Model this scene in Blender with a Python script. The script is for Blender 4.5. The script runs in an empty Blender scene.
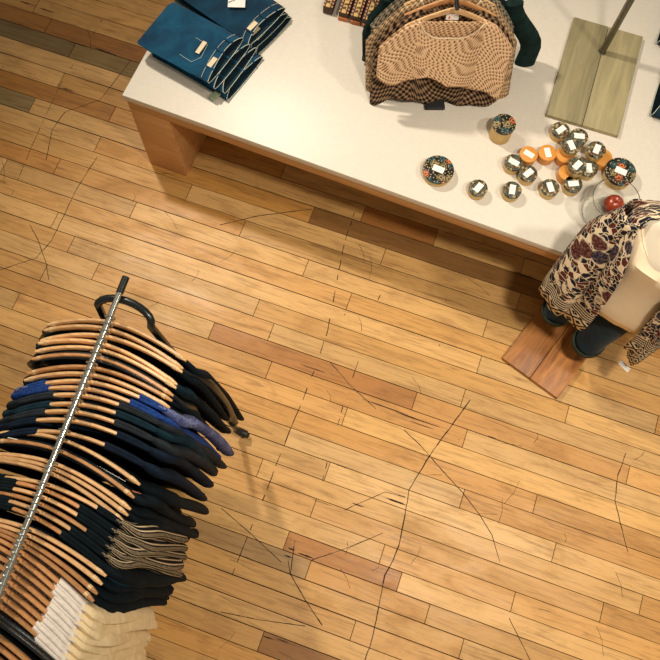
import bpy, bmesh, math, random
from mathutils import Vector, Matrix, noise as mnoise
R = math.radians
PI = math.pi
rnd = random.Random(7)
sc = bpy.context.scene
COL = sc.collection

# ---------------------------------------------------------------- camera
H = 3.9
F = 773.0
M = Matrix(((0.94318645, -0.32239473, 0.08038011),
            (0.33130699, 0.89418806, -0.30110364),
            (0.02519929, 0.31062737, 0.95019768)))
cd = bpy.data.cameras.new('camera')
cam = bpy.data.objects.new('camera', cd)
COL.objects.link(cam)
cam.matrix_world = Matrix.Translation((0, 0, H)) @ M.to_4x4()
cd.sensor_width = 36
cd.lens = 36 * F / 660
cd.clip_end = 60
sc.camera = cam


def at(px, py, z=0.0):
    """the point of the photo seen at (px, py), on the level z"""
    r = M @ Vector((px - 330, 330 - py, -F))
    t = (z - H) / r.z
    return Vector((r.x * t, r.y * t, z))


# ---------------------------------------------------------------- materials
def lin(c):
    return tuple((x / 255 / 12.92 if x / 255 <= 0.04045 else ((x / 255 + 0.055) / 1.055) ** 2.4) for x in c[:3]) + (1,)


class NT:
    def __init__(s, name):
        s.m = bpy.data.materials.new(name)
        s.m.use_nodes = True
        s.t = s.m.node_tree
        s.b = s.t.nodes['Principled BSDF']

    def n(s, kind, **kw):
        nd = s.t.nodes.new('ShaderNode' + kind)
        for k, v in kw.items():
            if k.startswith('i_'):
                nd.inputs[k[2:].replace('_', ' ')].default_value = v
            else:
                setattr(nd, k, v)
        return nd

    def l(s, a, b):
        s.t.links.new(a, b)

    def coords(s, scale=(1, 1, 1), kind='Object', rot=(0, 0, 0)):
        tc = s.n('TexCoord')
        mp = s.n('Mapping')
        mp.inputs['Scale'].default_value = scale
        mp.inputs['Rotation'].default_value = rot
        s.l(tc.outputs[kind], mp.inputs['Vector'])
        return mp.outputs[0]

    def ramp(s, fac, stops, interp='LINEAR'):
        r = s.n('ValToRGB')
        r.color_ramp.interpolation = interp
        e = r.color_ramp.elements
        while len(e) < len(stops):
            e.new(0.5)
        for q, (p, c) in zip(e, stops):
            q.position = p
            q.color = c
        s.l(fac, r.inputs[0])
        return r.outputs[0]

    def mix(s, fac, a, b, mode='MIX'):
        m = s.n('Mix', data_type='RGBA', blend_type=mode)
        for sock, v in ((m.inputs['Factor'], fac), (m.inputs[6], a), (m.inputs[7], b)):
            if isinstance(v, (int, float, tuple)):
                sock.default_value = v
            else:
                s.l(v, sock)
        return m.outputs[2]

    def math(s, op, a, b=0.0):
        m = s.n('Math', operation=op)
        for i, v in enumerate((a, b)):
            if isinstance(v, (int, float)):
                m.inputs[i].default_value = v
            else:
                s.l(v, m.inputs[i])
        return m.outputs[0]

    def noise(s, vec, scale, detail=3, rough=0.5, dist=0.0):
        n = s.n('TexNoise')
        n.inputs['Scale'].default_value = scale
        n.inputs['Detail'].default_value = detail
        n.inputs['Roughness'].default_value = rough
        n.inputs['Distortion'].default_value = dist
        if vec is not None:
            s.l(vec, n.inputs['Vector'])
        return n.outputs[0]

    def bump(s, h, strength=0.3, dist=0.005):
        b = s.n('Bump')
        b.inputs['Strength'].default_value = strength
        b.inputs['Distance'].default_value = dist
        s.l(h, b.inputs['Height'])
        s.l(b.outputs[0], s.b.inputs['Normal'])

    def set(s, col=None, rough=0.6, metal=0.0, spec=0.5, sheen=0.0):
        if col is not None:
            if isinstance(col, tuple):
                s.b.inputs['Base Color'].default_value = col
            else:
                s.l(col, s.b.inputs['Base Color'])
        s.b.inputs['Roughness'].default_value = rough
        s.b.inputs['Metallic'].default_value = metal
        s.b.inputs['Specular IOR Level'].default_value = spec
        if sheen:
            s.b.inputs['Sheen Weight'].default_value = sheen
        return s.m


def plain(name, c, rough=0.6, metal=0.0, var=0.12, scale=30, spec=0.5, bump=0.0, stretch=(1, 1, 1)):
    t = NT(name)
    v = t.coords(stretch)
    n = t.noise(v, scale, 4)
    a = lin(c)
    lo = tuple(x * (1 - var) for x in a[:3]) + (1,)
    hi = tuple(min(1, x * (1 + var)) for x in a[:3]) + (1,)
    col = t.ramp(n, [(0.3, lo), (0.7, hi)])
    if bump:
        t.bump(n, bump)
    return t.set(col, rough, metal, spec)


def wood(name, a, b, rough=0.45, scale=(3, 40, 40), spec=0.5, detail=5, dist=1.0):
    t = NT(name)
    v = t.coords(scale)
    n = t.noise(v, 1.0, detail, 0.6, dist)
    oi = t.n('ObjectInfo')
    col = t.ramp(n, [(0.32, lin(a)), (0.68, lin(b))])
    hs = t.n('HueSaturation')
    t.l(col, hs.inputs['Color'])
    t.l(t.math('ADD', t.math('MULTIPLY', oi.outputs['Random'], 0.35), 0.82), hs.inputs['Value'])
    return t.set(hs.outputs[0], rough, 0, spec)


def floor_mat():
    t = NT('maple_floor')
    att = t.n('Attribute', attribute_name='tone')
    rv = t.n('Attribute', attribute_name='shift')
    tc = t.n('TexCoord')
    off = t.n('VectorMath', operation='MULTIPLY_ADD')
    comb = t.n('CombineXYZ')
    for i in range(3):
        t.l(rv.outputs['Fac'], comb.inputs[i])
    off.inputs[1].default_value = (17, 5, 9)
    t.l(comb.outputs[0], off.inputs[0])
    t.l(tc.outputs['Object'], off.inputs[2])
    mp = t.n('Mapping')
    mp.inputs['Scale'].default_value = (1.6, 26, 1)
    t.l(off.outputs[0], mp.inputs['Vector'])
    g = t.noise(mp.outputs[0], 2.2, 6, 0.62, 1.2)
    grain = t.ramp(g, [(0.25, lin((176, 166, 150))), (0.5, lin((246, 244, 240))), (0.8, lin((255, 255, 255)))])
    c = t.mix(1.0, att.outputs['Color'], grain, 'MULTIPLY')
    # blotches and greyish dirt worn into the boards
    v1 = t.coords((1, 2.4, 1))
    d1 = t.noise(v1, 3.3, 6, 0.65, 0.6)
    f1 = t.ramp(d1, [(0.5, (0, 0, 0, 1)), (0.78, (1, 1, 1, 1))])
    c = t.mix(t.math('MULTIPLY', f1, 0.55), c, lin((132, 84, 36)))
    v2 = t.coords((1.5, 5, 1))
    d2 = t.noise(v2, 6.0, 8, 0.75, 0.4)
    f2 = t.ramp(d2, [(0.6, (0, 0, 0, 1)), (0.78, (1, 1, 1, 1))])
    c = t.mix(t.math('MULTIPLY', f2, 0.5), c, lin((72, 52, 32)))
    # fine scuffs
    v3 = t.coords((9, 60, 1), rot=(0, 0, R(35)))
    d3 = t.noise(v3, 2.0, 3, 0.5)
    f3 = t.ramp(d3, [(0.68, (0, 0, 0, 1)), (0.74, (1, 1, 1, 1))])
    c = t.mix(t.math('MULTIPLY', f3, 0.22), c, lin((70, 44, 22)))
    # knots and nail heads
    vo = t.n('TexVoronoi')
    vo.inputs['Scale'].default_value = 5.5
    t.l(t.coords((1, 1.25, 1)), vo.inputs['Vector'])
    f4 = t.ramp(vo.outputs['Distance'], [(0.016, (1, 1, 1, 1)), (0.035, (0, 0, 0, 1))])
    c = t.mix(t.math('MULTIPLY', f4, 0.8), c, lin((40, 22, 10)))
    t.bump(g, 0.08, 0.002)
    m = t.set(c, 0.42, 0, 0.4)
    rr = t.ramp(d1, [(0.3, (0.36, 0.36, 0.36, 1)), (0.7, (0.56, 0.56, 0.56, 1))])
    t.l(rr, t.b.inputs['Roughness'])
    return m


def denim_mat(name, dark, light):
    t = NT(name)
    v = t.coords()
    n1 = t.noise(v, 7, 5, 0.6, 0.8)
    oi = t.n('ObjectInfo')
    col = t.ramp(n1, [(0.3, lin(dark)), (0.72, lin(light))])
    n2 = t.noise(t.coords((1, 6, 1)), 140, 2)
    col = t.mix(0.25, col, t.ramp(n2, [(0.35, lin(dark)), (0.7, lin((120, 160, 175)))]), 'SOFT_LIGHT')
    t.bump(n2, 0.15, 0.002)
    return t.set(col, 0.85, 0, 0.2, 0.1)


def cloth_mat(name, c, var=0.3, scale=18, rough=0.9, spec=0.15, c2=None, weave=0.0):
    t = NT(name)
    n = t.noise(t.coords(), scale, 4, 0.6)
    a = lin(c)
    b = lin(c2) if c2 else tuple(min(1, x * (1 + var)) for x in a[:3]) + (1,)
    a2 = a if c2 else tuple(x * (1 - var) for x in a[:3]) + (1,)
    col = t.ramp(n, [(0.35, a2), (0.65, b)])
    n2 = t.noise(t.coords(), 160, 2)
    t.bump(n2, 0.2 + weave, 0.003)
    return t.set(col, rough, 0, spec, 0.0)


def stripe_mat(name, c1, c2, freq, width=0.5, wob=0.6):
    t = NT(name)
    w = t.n('TexWave', wave_type='BANDS', bands_direction='X')
    w.inputs['Scale'].default_value = freq
    w.inputs['Distortion'].default_value = wob
    w.inputs['Detail'].default_value = 1
    t.l(t.coords(kind='UV'), w.inputs['Vector'])
    col = t.ramp(w.outputs[0], [(width - 0.04, lin(c1)), (width + 0.04, lin(c2))])
    return t.set(col, 0.9, 0, 0.15)


def speckle_mat(name, c1, c2, c3, scale=90):
    t = NT(name)
    v = t.coords()
    n = t.noise(v, scale, 3, 0.7)
    n2 = t.noise(v, 9, 3)
    col = t.ramp(n, [(0.42, lin(c1)), (0.52, lin(c2)), (0.66, lin(c3))], 'LINEAR')
    col = t.mix(t.ramp(n2, [(0.4, (0, 0, 0, 1)), (0.6, (0.6, 0.6, 0.6, 1))]), col, lin(c1))
    return t.set(col, 0.85, 0, 0.2)


def knit_mat(name, yarn, gap, bw=0.016, bh=0.009, fleck=None, amount=0.5, cut=-.25):
    """openwork knit: rows of small stitches with the dark ground showing between them"""
    t = NT(name)
    v = t.coords(kind='UV')
    sx = t.n('SeparateXYZ')
    t.l(v, sx.inputs[0])
    n0 = t.noise(v, 16, 2)
    wob = t.math('MULTIPLY', t.math('SUBTRACT', n0, .5), .006)
    a = t.math('SINE', t.math('MULTIPLY', t.math('ADD', sx.outputs[0], wob), 2 * PI / bw))
    b = t.math('SINE', t.math('MULTIPLY', t.math('ADD', sx.outputs[1], wob), 2 * PI / bh))
    f = t.math('MULTIPLY', a, b)
    g = t.math('ADD', t.math('MULTIPLY', f, .5), .5)
    mid = tuple((x * .7 + y * .3) for x, y in zip(lin(yarn)[:3], lin(gap)[:3])) + (1,)
    k = .5 + cut / 2
    col = t.ramp(g, [(max(0, k - .16), lin(gap)), (k + .1, mid), (k + .32, lin(yarn))])
    if fleck:
        n = t.noise(v, 70, 3, 0.7)
        fl = t.ramp(n, [(0.46, (0, 0, 0, 1)), (0.56, (1, 1, 1, 1))])
        col = t.mix(t.math('MULTIPLY', fl, amount), col, lin(fleck))
    t.bump(g, 0.7, 0.006)
    return t.set(col, 0.9, 0, 0.15)


def floral_mat(name):
    """printed cotton: cream ground, navy and maroon blossoms, geometric border at the hem"""
    t = NT(name)
    v = t.coords(kind='UV')
    nn = t.n('TexNoise')
    nn.inputs['Scale'].default_value = 16
    nn.inputs['Detail'].default_value = 3
    t.l(v, nn.inputs['Vector'])
    s = t.n('VectorMath', operation='SCALE')
    s.inputs['Scale'].default_value = 0.05
    t.l(nn.outputs['Color'], s.inputs[0])
    ad = t.n('VectorMath', operation='ADD')
    t.l(v, ad.inputs[0])
    t.l(s.outputs[0], ad.inputs[1])
    # leaf scroll: thin cream lines between small dark cells
    vo = t.n('TexVoronoi', feature='DISTANCE_TO_EDGE')
    vo.inputs['Scale'].default_value = 40
    t.l(ad.outputs[0], vo.inputs['Vector'])
    edge = t.ramp(vo.outputs['Distance'], [(0.032, (1, 1, 1, 1)), (0.058, (0, 0, 0, 1))])
    vc = t.n('TexVoronoi')
    vc.inputs['Scale'].default_value = 40
    t.l(ad.outputs[0], vc.inputs['Vector'])
    sep = t.n('SeparateColor')
    t.l(vc.outputs['Color'], sep.inputs[0])
    cell = t.ramp(sep.outputs[0], [(0.0, lin((20, 24, 38))), (0.40, lin((86, 38, 32))), (0.62, lin((30, 26, 34))), (0.86, lin((222, 200, 166)))], 'CONSTANT')
    col = t.mix(edge, cell, lin((224, 203, 170)))
    # large blossoms
    vb = t.n('TexVoronoi')
    vb.inputs['Scale'].default_value = 8
    t.l(ad.outputs[0], vb.inputs['Vector'])
    sb = t.n('SeparateColor')
    t.l(vb.outputs['Color'], sb.inputs[0])
    bc = t.ramp(sb.outputs[1], [(0.0, lin((30, 38, 58))), (0.5, lin((70, 30, 32)))], 'CONSTANT')
    core = t.ramp(t.noise(v, 90, 2), [(0.45, (0, 0, 0, 1)), (0.62, (1, 1, 1, 1))])
    bc = t.mix(t.math('MULTIPLY', core, 0.45), bc, lin((150, 110, 90)))
    inb = t.ramp(vb.outputs['Distance'], [(0.36, (1, 1, 1, 1)), (0.4, (0, 0, 0, 1))])
    ring = t.ramp(vb.outputs['Distance'], [(0.4, (1, 1, 1, 1)), (0.44, (0, 0, 0, 1))])
    pick = t.ramp(sb.outputs[2], [(0.0, (0, 0, 0, 1)), (0.38, (1, 1, 1, 1))], 'CONSTANT')
    col = t.mix(t.math('MULTIPLY', ring, pick), col, lin((222, 202, 170)))
    col = t.mix(t.math('MULTIPLY', inb, pick), col, bc)
    # border of diamonds and bands, by the v coordinate (metres below the shoulder)
    sx = t.n('SeparateXYZ')
    t.l(v, sx.inputs[0])
    u, vv = sx.outputs[0], sx.outputs[1]
    a = t.math('ABSOLUTE', t.math('SUBTRACT', t.math('FRACT', t.math('MULTIPLY', u, 14)), 0.5))
    b = t.math('ABSOLUTE', t.math('SUBTRACT', t.math('FRACT', t.math('MULTIPLY', vv, 14)), 0.5))
    dd = t.math('FRACT', t.math('MULTIPLY', t.math('ADD', a, b), 2.6))
    dia = t.ramp(dd, [(0.0, lin((26, 26, 30))), (0.5, lin((226, 208, 176)))], 'CONSTANT')
    bd = t.ramp(t.math('FRACT', t.math('MULTIPLY', vv, 55)), [(0, lin((28, 28, 32))), (0.55, lin((222, 204, 172)))], 'CONSTANT')
    f_d = t.math('GREATER_THAN', vv, 0.70)
    f_b = t.math('MULTIPLY', t.math('GREATER_THAN', vv, 0.63), t.math('LESS_THAN', vv, 0.705))
    col = t.mix(f_d, col, dia)
    col = t.mix(f_b, col, bd)
    return t.set(col, 0.85, 0, 0.2)


def lid_mat(name, flowers, scale):
    """dark printed lid with rings and dots"""
    t = NT(name)
    oi = t.n('ObjectInfo')
    tc = t.n('TexCoord')
    ad = t.n('VectorMath', operation='ADD')
    cb = t.n('CombineXYZ')
    t.l(t.math('MULTIPLY', oi.outputs['Random'], 20), cb.inputs[0])
    t.l(tc.outputs['Object'], ad.inputs[0])
    t.l(cb.outputs[0], ad.inputs[1])
    vo = t.n('TexVoronoi')
    vo.voronoi_dimensions = '2D'
    vo.inputs['Scale'].default_value = scale
    vo.inputs['Randomness'].default_value = 0.75
    t.l(ad.outputs[0], vo.inputs['Vector'])
    se = t.n('SeparateColor')
    t.l(vo.outputs['Color'], se.inputs[0])
    hue = t.ramp(se.outputs[0], [(0.0, lin(flowers[0])), (0.34, lin(flowers[1])), (0.67, lin(flowers[2]))], 'CONSTANT')
    ring = t.ramp(vo.outputs['Distance'], [(0.0, (0, 0, 0, 1)), (0.10, (1, 1, 1, 1)), (0.27, (0, 0, 0, 1)), (0.36, (1, 1, 1, 1)), (0.41, (0, 0, 0, 1))], 'CONSTANT')
    v2 = t.n('TexVoronoi')
    v2.voronoi_dimensions = '2D'
    v2.inputs['Scale'].default_value = scale * 3.2
    t.l(ad.outputs[0], v2.inputs['Vector'])
    dots = t.ramp(v2.outputs['Distance'], [(0.0, lin((186, 166, 120))), (0.2, lin((24, 25, 25)))], 'CONSTANT')
    col = t.mix(ring, dots, hue)
    return t.set(col, 0.3, 0, 0.5)


def beaded_mat():
    t = NT('beaded_pattern')
    v = t.coords((1, 1, 1))
    sx = t.n('SeparateXYZ')
    t.l(v, sx.inputs[0])
    x, y = sx.outputs[0], sx.outputs[1]
    ax = t.math('ABSOLUTE', x)
    rows = t.math('FRACT', t.math('MULTIPLY', y, 48))
    stripe = t.ramp(rows, [(0, lin((92, 32, 24))), (0.5, lin((206, 150, 112)))], 'CONSTANT')
    mid = t.ramp(t.noise(t.coords((1, 1, 1)), 60, 2), [(0.42, lin((84, 56, 28))), (0.52, lin((214, 178, 106)))])
    col = t.mix(t.math('GREATER_THAN', ax, 0.011), mid, lin((66, 40, 24)))
    col = t.mix(t.math('GREATER_THAN', ax, 0.0175), col, stripe)
    return t.set(col, 0.6)


MAT = {}
MAT['floor'] = floor_mat()
MAT['gap'] = plain('floor_gap', (34, 22, 12), 0.9)
MAT['scratch'] = plain('floor_scratch', (58, 36, 18), 0.9)
MAT['hanger'] = wood('hanger_wood', (206, 156, 104), (236, 196, 144), 0.38, (6, 60, 60))
MAT['hangerdark'] = wood('hanger_wood_dark', (176, 122, 76), (212, 160, 106), 0.4, (6, 60, 60))
MAT['band'] = plain('hanger_band', (226, 196, 150), 0.5)
MAT['chrome'] = plain('chrome', (200, 204, 200), 0.22, 1.0, 0.05)
MAT['steel'] = plain('brushed_steel', (120, 116, 102), 0.35, 1.0, 0.1)
MAT['blackpipe'] = plain('black_enamel', (14, 22, 24), 0.28, 0.0, 0.2, spec=0.6)
MAT['rubber'] = plain('black_rubber', (18, 20, 22), 0.5, 0.0)
MAT['tabletop'] = plain('white_laminate', (218, 210, 196), 0.4, 0, 0.03, 60, 0.45)
MAT['slabedge'] = plain('laminate_edge', (186, 172, 142), 0.5, 0, 0.05)
MAT['tablewood'] = wood('table_wood', (186, 136, 84), (208, 158, 104), 0.5, (2, 18, 18))
MAT['oliveboard'] = wood('weathered_board', (134, 124, 92), (164, 152, 114), 0.6, (22, 2.2, 22))
MAT['brownboard'] = wood('walnut_board', (134, 78, 30), (194, 128, 60), 0.45, (16, 2.0, 16), dist=2.0)
MAT['boardedge'] = plain('board_edge', (78, 66, 44), 0.7)
MAT['kraft'] = plain('kraft_tin', (206, 172, 104), 0.42, 0.25, 0.08)
MAT['orange'] = plain('orange_tin', (214, 146, 64), 0.5, 0, 0.08)
MAT['white'] = plain('white_paper', (240, 238, 232), 0.7, 0, 0.02)
MAT['creamtag'] = plain('cream_tag', (228, 205, 172), 0.7, 0, 0.06)
MAT['ink'] = plain('grey_ink', (120, 116, 112), 0.8)
MAT['redink'] = plain('red_ink', (196, 84, 70), 0.8)
MAT['lid'] = lid_mat('patterned_lid', [(190, 172, 128), (132, 96, 56), (90, 108, 100)], 60)
MAT['lidbig'] = lid_mat('flowered_lid', [(206, 110, 62), (50, 84, 88), (150, 132, 92)], 22)
MAT['denim'] = denim_mat('blue_denim', (8, 50, 78), (20, 88, 118))
MAT['denimdark'] = denim_mat('dark_denim', (8, 36, 58), (16, 70, 96))
MAT['denimnavy'] = denim_mat('navy_denim', (8, 24, 36), (18, 52, 66))
MAT['stitch'] = plain('stitching', (198, 204, 190), 0.8)
MAT['greentag'] = plain('green_tag', (150, 162, 132), 0.6)
MAT['black'] = cloth_mat('black_cloth', (9, 21, 27), 0.35)
MAT['blackgloss'] = cloth_mat('black_leather', (9, 21, 27), 0.3, rough=0.35, spec=0.6)
MAT['teal'] = cloth_mat('dark_teal_cloth', (16, 40, 52), 0.35)
MAT['navy'] = cloth_mat('navy_cloth', (15, 28, 44), 0.35)
MAT['charcoal'] = cloth_mat('charcoal_cloth', (36, 42, 48), 0.3)
MAT['blue'] = speckle_mat('blue_print', (20, 50, 112), (34, 72, 142), (10, 24, 62), 70)
MAT['bluegrey'] = speckle_mat('blue_grey_speckle', (40, 58, 116), (134, 140, 176), (18, 30, 72), 110)
MAT['stripe'] = stripe_mat('cream_stripe_on_black', (16, 18, 20), (196, 174, 138), 3.7, 0.80)
MAT['whiteknit'] = cloth_mat('white_knit', (232, 222, 212), 0.08, 40, weave=0.3)
MAT['cream'] = cloth_mat('cream_knit', (226, 204, 162), 0.1, 30, weave=0.3)
MAT['tanknit'] = knit_mat('tan_basket_knit', (240, 200, 158), (132, 92, 60), .022, .029, cut=-.5)
MAT['tanmarl'] = knit_mat('tan_marl_knit', (220, 184, 140), (120, 96, 70), 0.022, 0.029, (70, 66, 58), 0.35)
MAT['brownknit'] = knit_mat('brown_lattice_knit', (158, 126, 96), (36, 26, 20), 0.030, 0.034, cut=.05)
MAT['greyknit'] = knit_mat('grey_marl_knit', (176, 160, 134), (74, 70, 62), 0.022, 0.029, (36, 44, 44), 0.6)
MAT['creamtrim'] = cloth_mat('cream_trim', (236, 216, 182), 0.06)
MAT['greenjacket'] = cloth_mat('dark_green_cloth', (22, 42, 40), 0.3)
MAT['greyhem'] = cloth_mat('grey_green_lining', (62, 70, 60), 0.2)
MAT['floral'] = floral_mat('floral_print')
MAT['camisole'] = cloth_mat('ivory_jersey', (246, 226, 194), 0.03, 8)
MAT['mannequin'] = plain('mannequin_skin', (238, 226, 204), 0.5, 0, 0.02)
MAT['bead'] = beaded_mat()
MAT['orangetrim'] = plain('orange_trim', (206, 120, 66), 0.6)
MAT['brownbox'] = plain('brown_leather', (74, 46, 28), 0.6)
MAT['redball'] = plain('red_glaze', (146, 54, 28), 0.25, 0, 0.3, 12)
MAT['leathertag'] = plain('leather_tag', (158, 88, 54), 0.6)
gm = NT('clear_glass')
gm.b.inputs['Transmission Weight'].default_value = 1.0
gm.b.inputs['IOR'].default_value = 1.2
MAT['glass'] = gm.set((0.97, 0.98, 0.96, 1), 0.02)


# ---------------------------------------------------------------- mesh helpers
class MB:
    def __init__(s):
        s.v, s.f, s.uv, s.mi = [], [], [], []

    def add(s, V, Fc, UV=None, mi=0):
        o = len(s.v)
        s.v += [tuple(p) for p in V]
        s.uv += list(UV) if UV else [(p[0], p[1]) for p in V]
        s.f += [tuple(i + o for i in f) for f in Fc]
        s.mi += [mi] * len(Fc)
        return s

    def box(s, c, d, rot=0.0, mi=0, bev=0.0, tilt=None):
        bm = bmesh.new()
        bmesh.ops.create_cube(bm, size=1)
        for v in bm.verts:
            v.co = Vector((v.co.x * d[0], v.co.y * d[1], v.co.z * d[2]))
        if bev:
            bmesh.ops.bevel(bm, geom=list(bm.edges), offset=bev, segments=2, affect='EDGES', profile=0.5)
        mt = Matrix.Translation(c) @ (tilt.to_4x4() if tilt else Matrix.Rotation(rot, 4, 'Z'))
        bm.verts.index_update()
        s.add([mt @ v.co for v in bm.verts], [[v.index for v in f.verts] for f in bm.faces], None, mi)
        bm.free()
        return s

    def tube(s, pts, r, n=8, cap=True, closed=False, flat=1.0, up=None, mi=0):
        pts = [Vector(p) for p in pts]
        k = len(pts)
        rr = r if isinstance(r, (list, tuple)) else [r] * k
        V, Fc, UV = [], [], []
        prev = None
        L = 0.0
        for i, p in enumerate(pts):
            if closed:
                d = pts[(i + 1) % k] - pts[i - 1]
            else:
                d = pts[min(i + 1, k - 1)] - pts[max(i - 1, 0)]
            d.normalize()
            if prev is None:
                a = Vector(up) if up else (Vector((0, 0, 1)) if abs(d.z) < 0.9 else Vector((1, 0, 0)))
            else:
                a = prev
            a = a - d * a.dot(d)
            a.normalize()
            prev = a
            b = d.cross(a)
            if i:
                L += (p - pts[i - 1]).length
            for j in range(n):
                t = 2 * PI * j / n
                V.append(p + a * (math.cos(t) * rr[i]) + b * (math.sin(t) * rr[i] * flat))
                UV.append((j / n, L))
        for i in range(k if closed else k - 1):
            for j in range(n):
                q = (i + 1) % k
                Fc.append((i * n + j, i * n + (j + 1) % n, q * n + (j + 1) % n, q * n + j))
        if cap and not closed:
            Fc.append(tuple(range(n - 1, -1, -1)))
            Fc.append(tuple((k - 1) * n + j for j in range(n)))
        return s.add(V, Fc, UV, mi)

    def rings(s, rings, closed=True, cap0=False, cap1=False, uvs=None, mi=0):
        n = len(rings[0])
        V, Fc, UV = [], [], []
        for i, r in enumerate(rings):
            for j, p in enumerate(r):
                V.append(p)
                UV.append(uvs[i][j] if uvs else (j / n, i / len(rings)))
        for i in range(len(rings) - 1):
            for j in range(n if closed else n - 1):
                q = (j + 1) % n
                Fc.append((i * n + j, i * n + q, (i + 1) * n + q, (i + 1) * n + j))
        if cap0:
            Fc.append(tuple(range(n - 1, -1, -1)))
        if cap1:
            Fc.append(tuple((len(rings) - 1) * n + j for j in range(n)))
        return s.add(V, Fc, UV, mi)

    def lathe(s, prof, n=32, c=(0, 0, 0), mi=0):
        rg = [[(c[0] + r * math.cos(2 * PI * j / n), c[1] + r * math.sin(2 * PI * j / n), c[2] + z) for j in range(n)] for r, z in prof]
        return s.rings(rg, True, prof[0][0] > 1e-4, prof[-1][0] > 1e-4, None, mi)

    def build(s, name, m, parent=None, smooth=True, solid=0.0, sub=0, angle=40):
        me = bpy.data.meshes.new(name)
        me.from_pydata(s.v, [], s.f)
        ms = m if isinstance(m, list) else [m]
        for q in ms:
            me.materials.append(MAT[q] if isinstance(q, str) else q)
        if len(ms) > 1:
            me.polygons.foreach_set('material_index', s.mi)
        ul = me.uv_layers.new(name='UVMap')
        li = [0] * len(me.loops)
        me.loops.foreach_get('vertex_index', li)
        flat = []
        for i in li:
            flat += s.uv[i]
        ul.data.foreach_set('uv', flat)
        bm = bmesh.new()
        bm.from_mesh(me)
        bmesh.ops.remove_doubles(bm, verts=bm.verts, dist=1e-6)
        bmesh.ops.recalc_face_normals(bm, faces=bm.faces)
        bm.to_mesh(me)
        bm.free()
        me.polygons.foreach_set('use_smooth', [smooth] * len(me.polygons))
        if smooth:
            me.set_sharp_from_angle(angle=R(angle))
        o = bpy.data.objects.new(name, me)
        COL.objects.link(o)
        if parent:
            o.parent = parent
        if solid:
            md = o.modifiers.new('thickness', 'SOLIDIFY')
            md.thickness = solid
            md.offset = 0
        if sub:
            md = o.modifiers.new('smooth', 'SUBSURF')
            md.levels = md.render_levels = sub
        return o


def tag(o, label=None, cat=None, group=None, kind=None):
    if label:
        o['label'] = label
    if cat:
        o['category'] = cat
    if group:
        o['group'] = group
    if kind:
        o['kind'] = kind
    return o


def thing(name, label, cat, loc=(0, 0, 0), rz=0.0, group=None):
    o = bpy.data.objects.new(name, None)
    o.empty_display_size = 0.05
    COL.objects.link(o)
    o.location = loc
    o.rotation_euler = (0, 0, rz)
    return tag(o, label, cat, group)


def copy_tree(o, parent=None):
    c = o.copy()
    COL.objects.link(c)
    c.parent = parent
    for ch in [q for q in KIDS.get(o.name, [])]:
        copy_tree(ch, c)
    return c


KIDS = {}


def note_kids(root):
    for o in list(COL.objects):
        if o.parent:
            KIDS.setdefault(o.parent.name, [])
            if o not in KIDS[o.parent.name]:
                KIDS[o.parent.name].append(o)


def sm(a, b, x):
    t = max(0.0, min(1.0, (x - a) / (b - a)))
    return t * t * (3 - 2 * t)


ORD = ['first', 'second', 'third', 'fourth', 'fifth', 'sixth', 'seventh', 'eighth', 'ninth', 'tenth']

# ---------------------------------------------------------------- floor
W = 0.0963
Y0 = 0.006
JOINTS = [(61, 80), (32, 105), (98, 143), (36, 6), (72, 50), (47, 27), (5, 164), (58, 164), (56, 217), (72, 242), (97, 268),
          (17, 299), (134, 208), (243, 227), (311, 216), (306, 267), (257, 306), (363, 214), (436, 237), (383, 257), (349, 301),
          (269, 369), (345, 415), (260, 467), (327, 472), (270, 334), (212, 329), (479, 365), (463, 398), (415, 399),
          (465, 438), (462, 499), (382, 554), (399, 583), (427, 615), (461, 650), (628, 475), (535, 504), (641, 605),
          (513, 602), (554, 552), (286, 541), (308, 570), (260, 643), (518, 303), (485, 329), (522, 268), (314, 506)]
SHADES = [((60, 94), (184, 128, 60)), ((40, 40), (132, 112, 74)), ((88, 50), (142, 118, 72)), ((10, 6), (84, 58, 32)), ((90, 40), (164, 112, 56)),
          ((20, 22), (176, 122, 58)), ((18, 100), (150, 128, 84)), ((430, 253), (148, 106, 58)), ((300, 360), (184, 126, 64)),
          ((430, 405), (206, 152, 84)), ((380, 400), (208, 152, 82)), ((400, 437), (192, 134, 68)), ((340, 560), (182, 124, 62)),
          ((290, 645), (158, 108, 54)), ((298, 565), (176, 138, 86)), ((540, 610), (222, 168, 96)), ((30, 163), (206, 146, 74)),
          ((480, 345), (218, 166, 96)), ((400, 232), (176, 118, 60)), ((600, 500), (230, 180, 106)), ((120, 190), (206, 152, 82))]
BASE = [(222, 173, 105), (226, 179, 113), (216, 165, 95), (228, 183, 119), (210, 155, 83), (220, 167, 97), (224, 177, 109), (222, 175, 109)]


def row_y(k):
    # old boards of slightly different width: a little wider towards the back
    return Y0 + .0932 * k + (.000317 if k > 0 else .0001) * k * k * (1 if k > 0 else -1)


def row_of(p):
    for k in range(-26, 60):
        if row_y(k) <= p.y < row_y(k + 1):
            return k
    return -99


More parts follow.
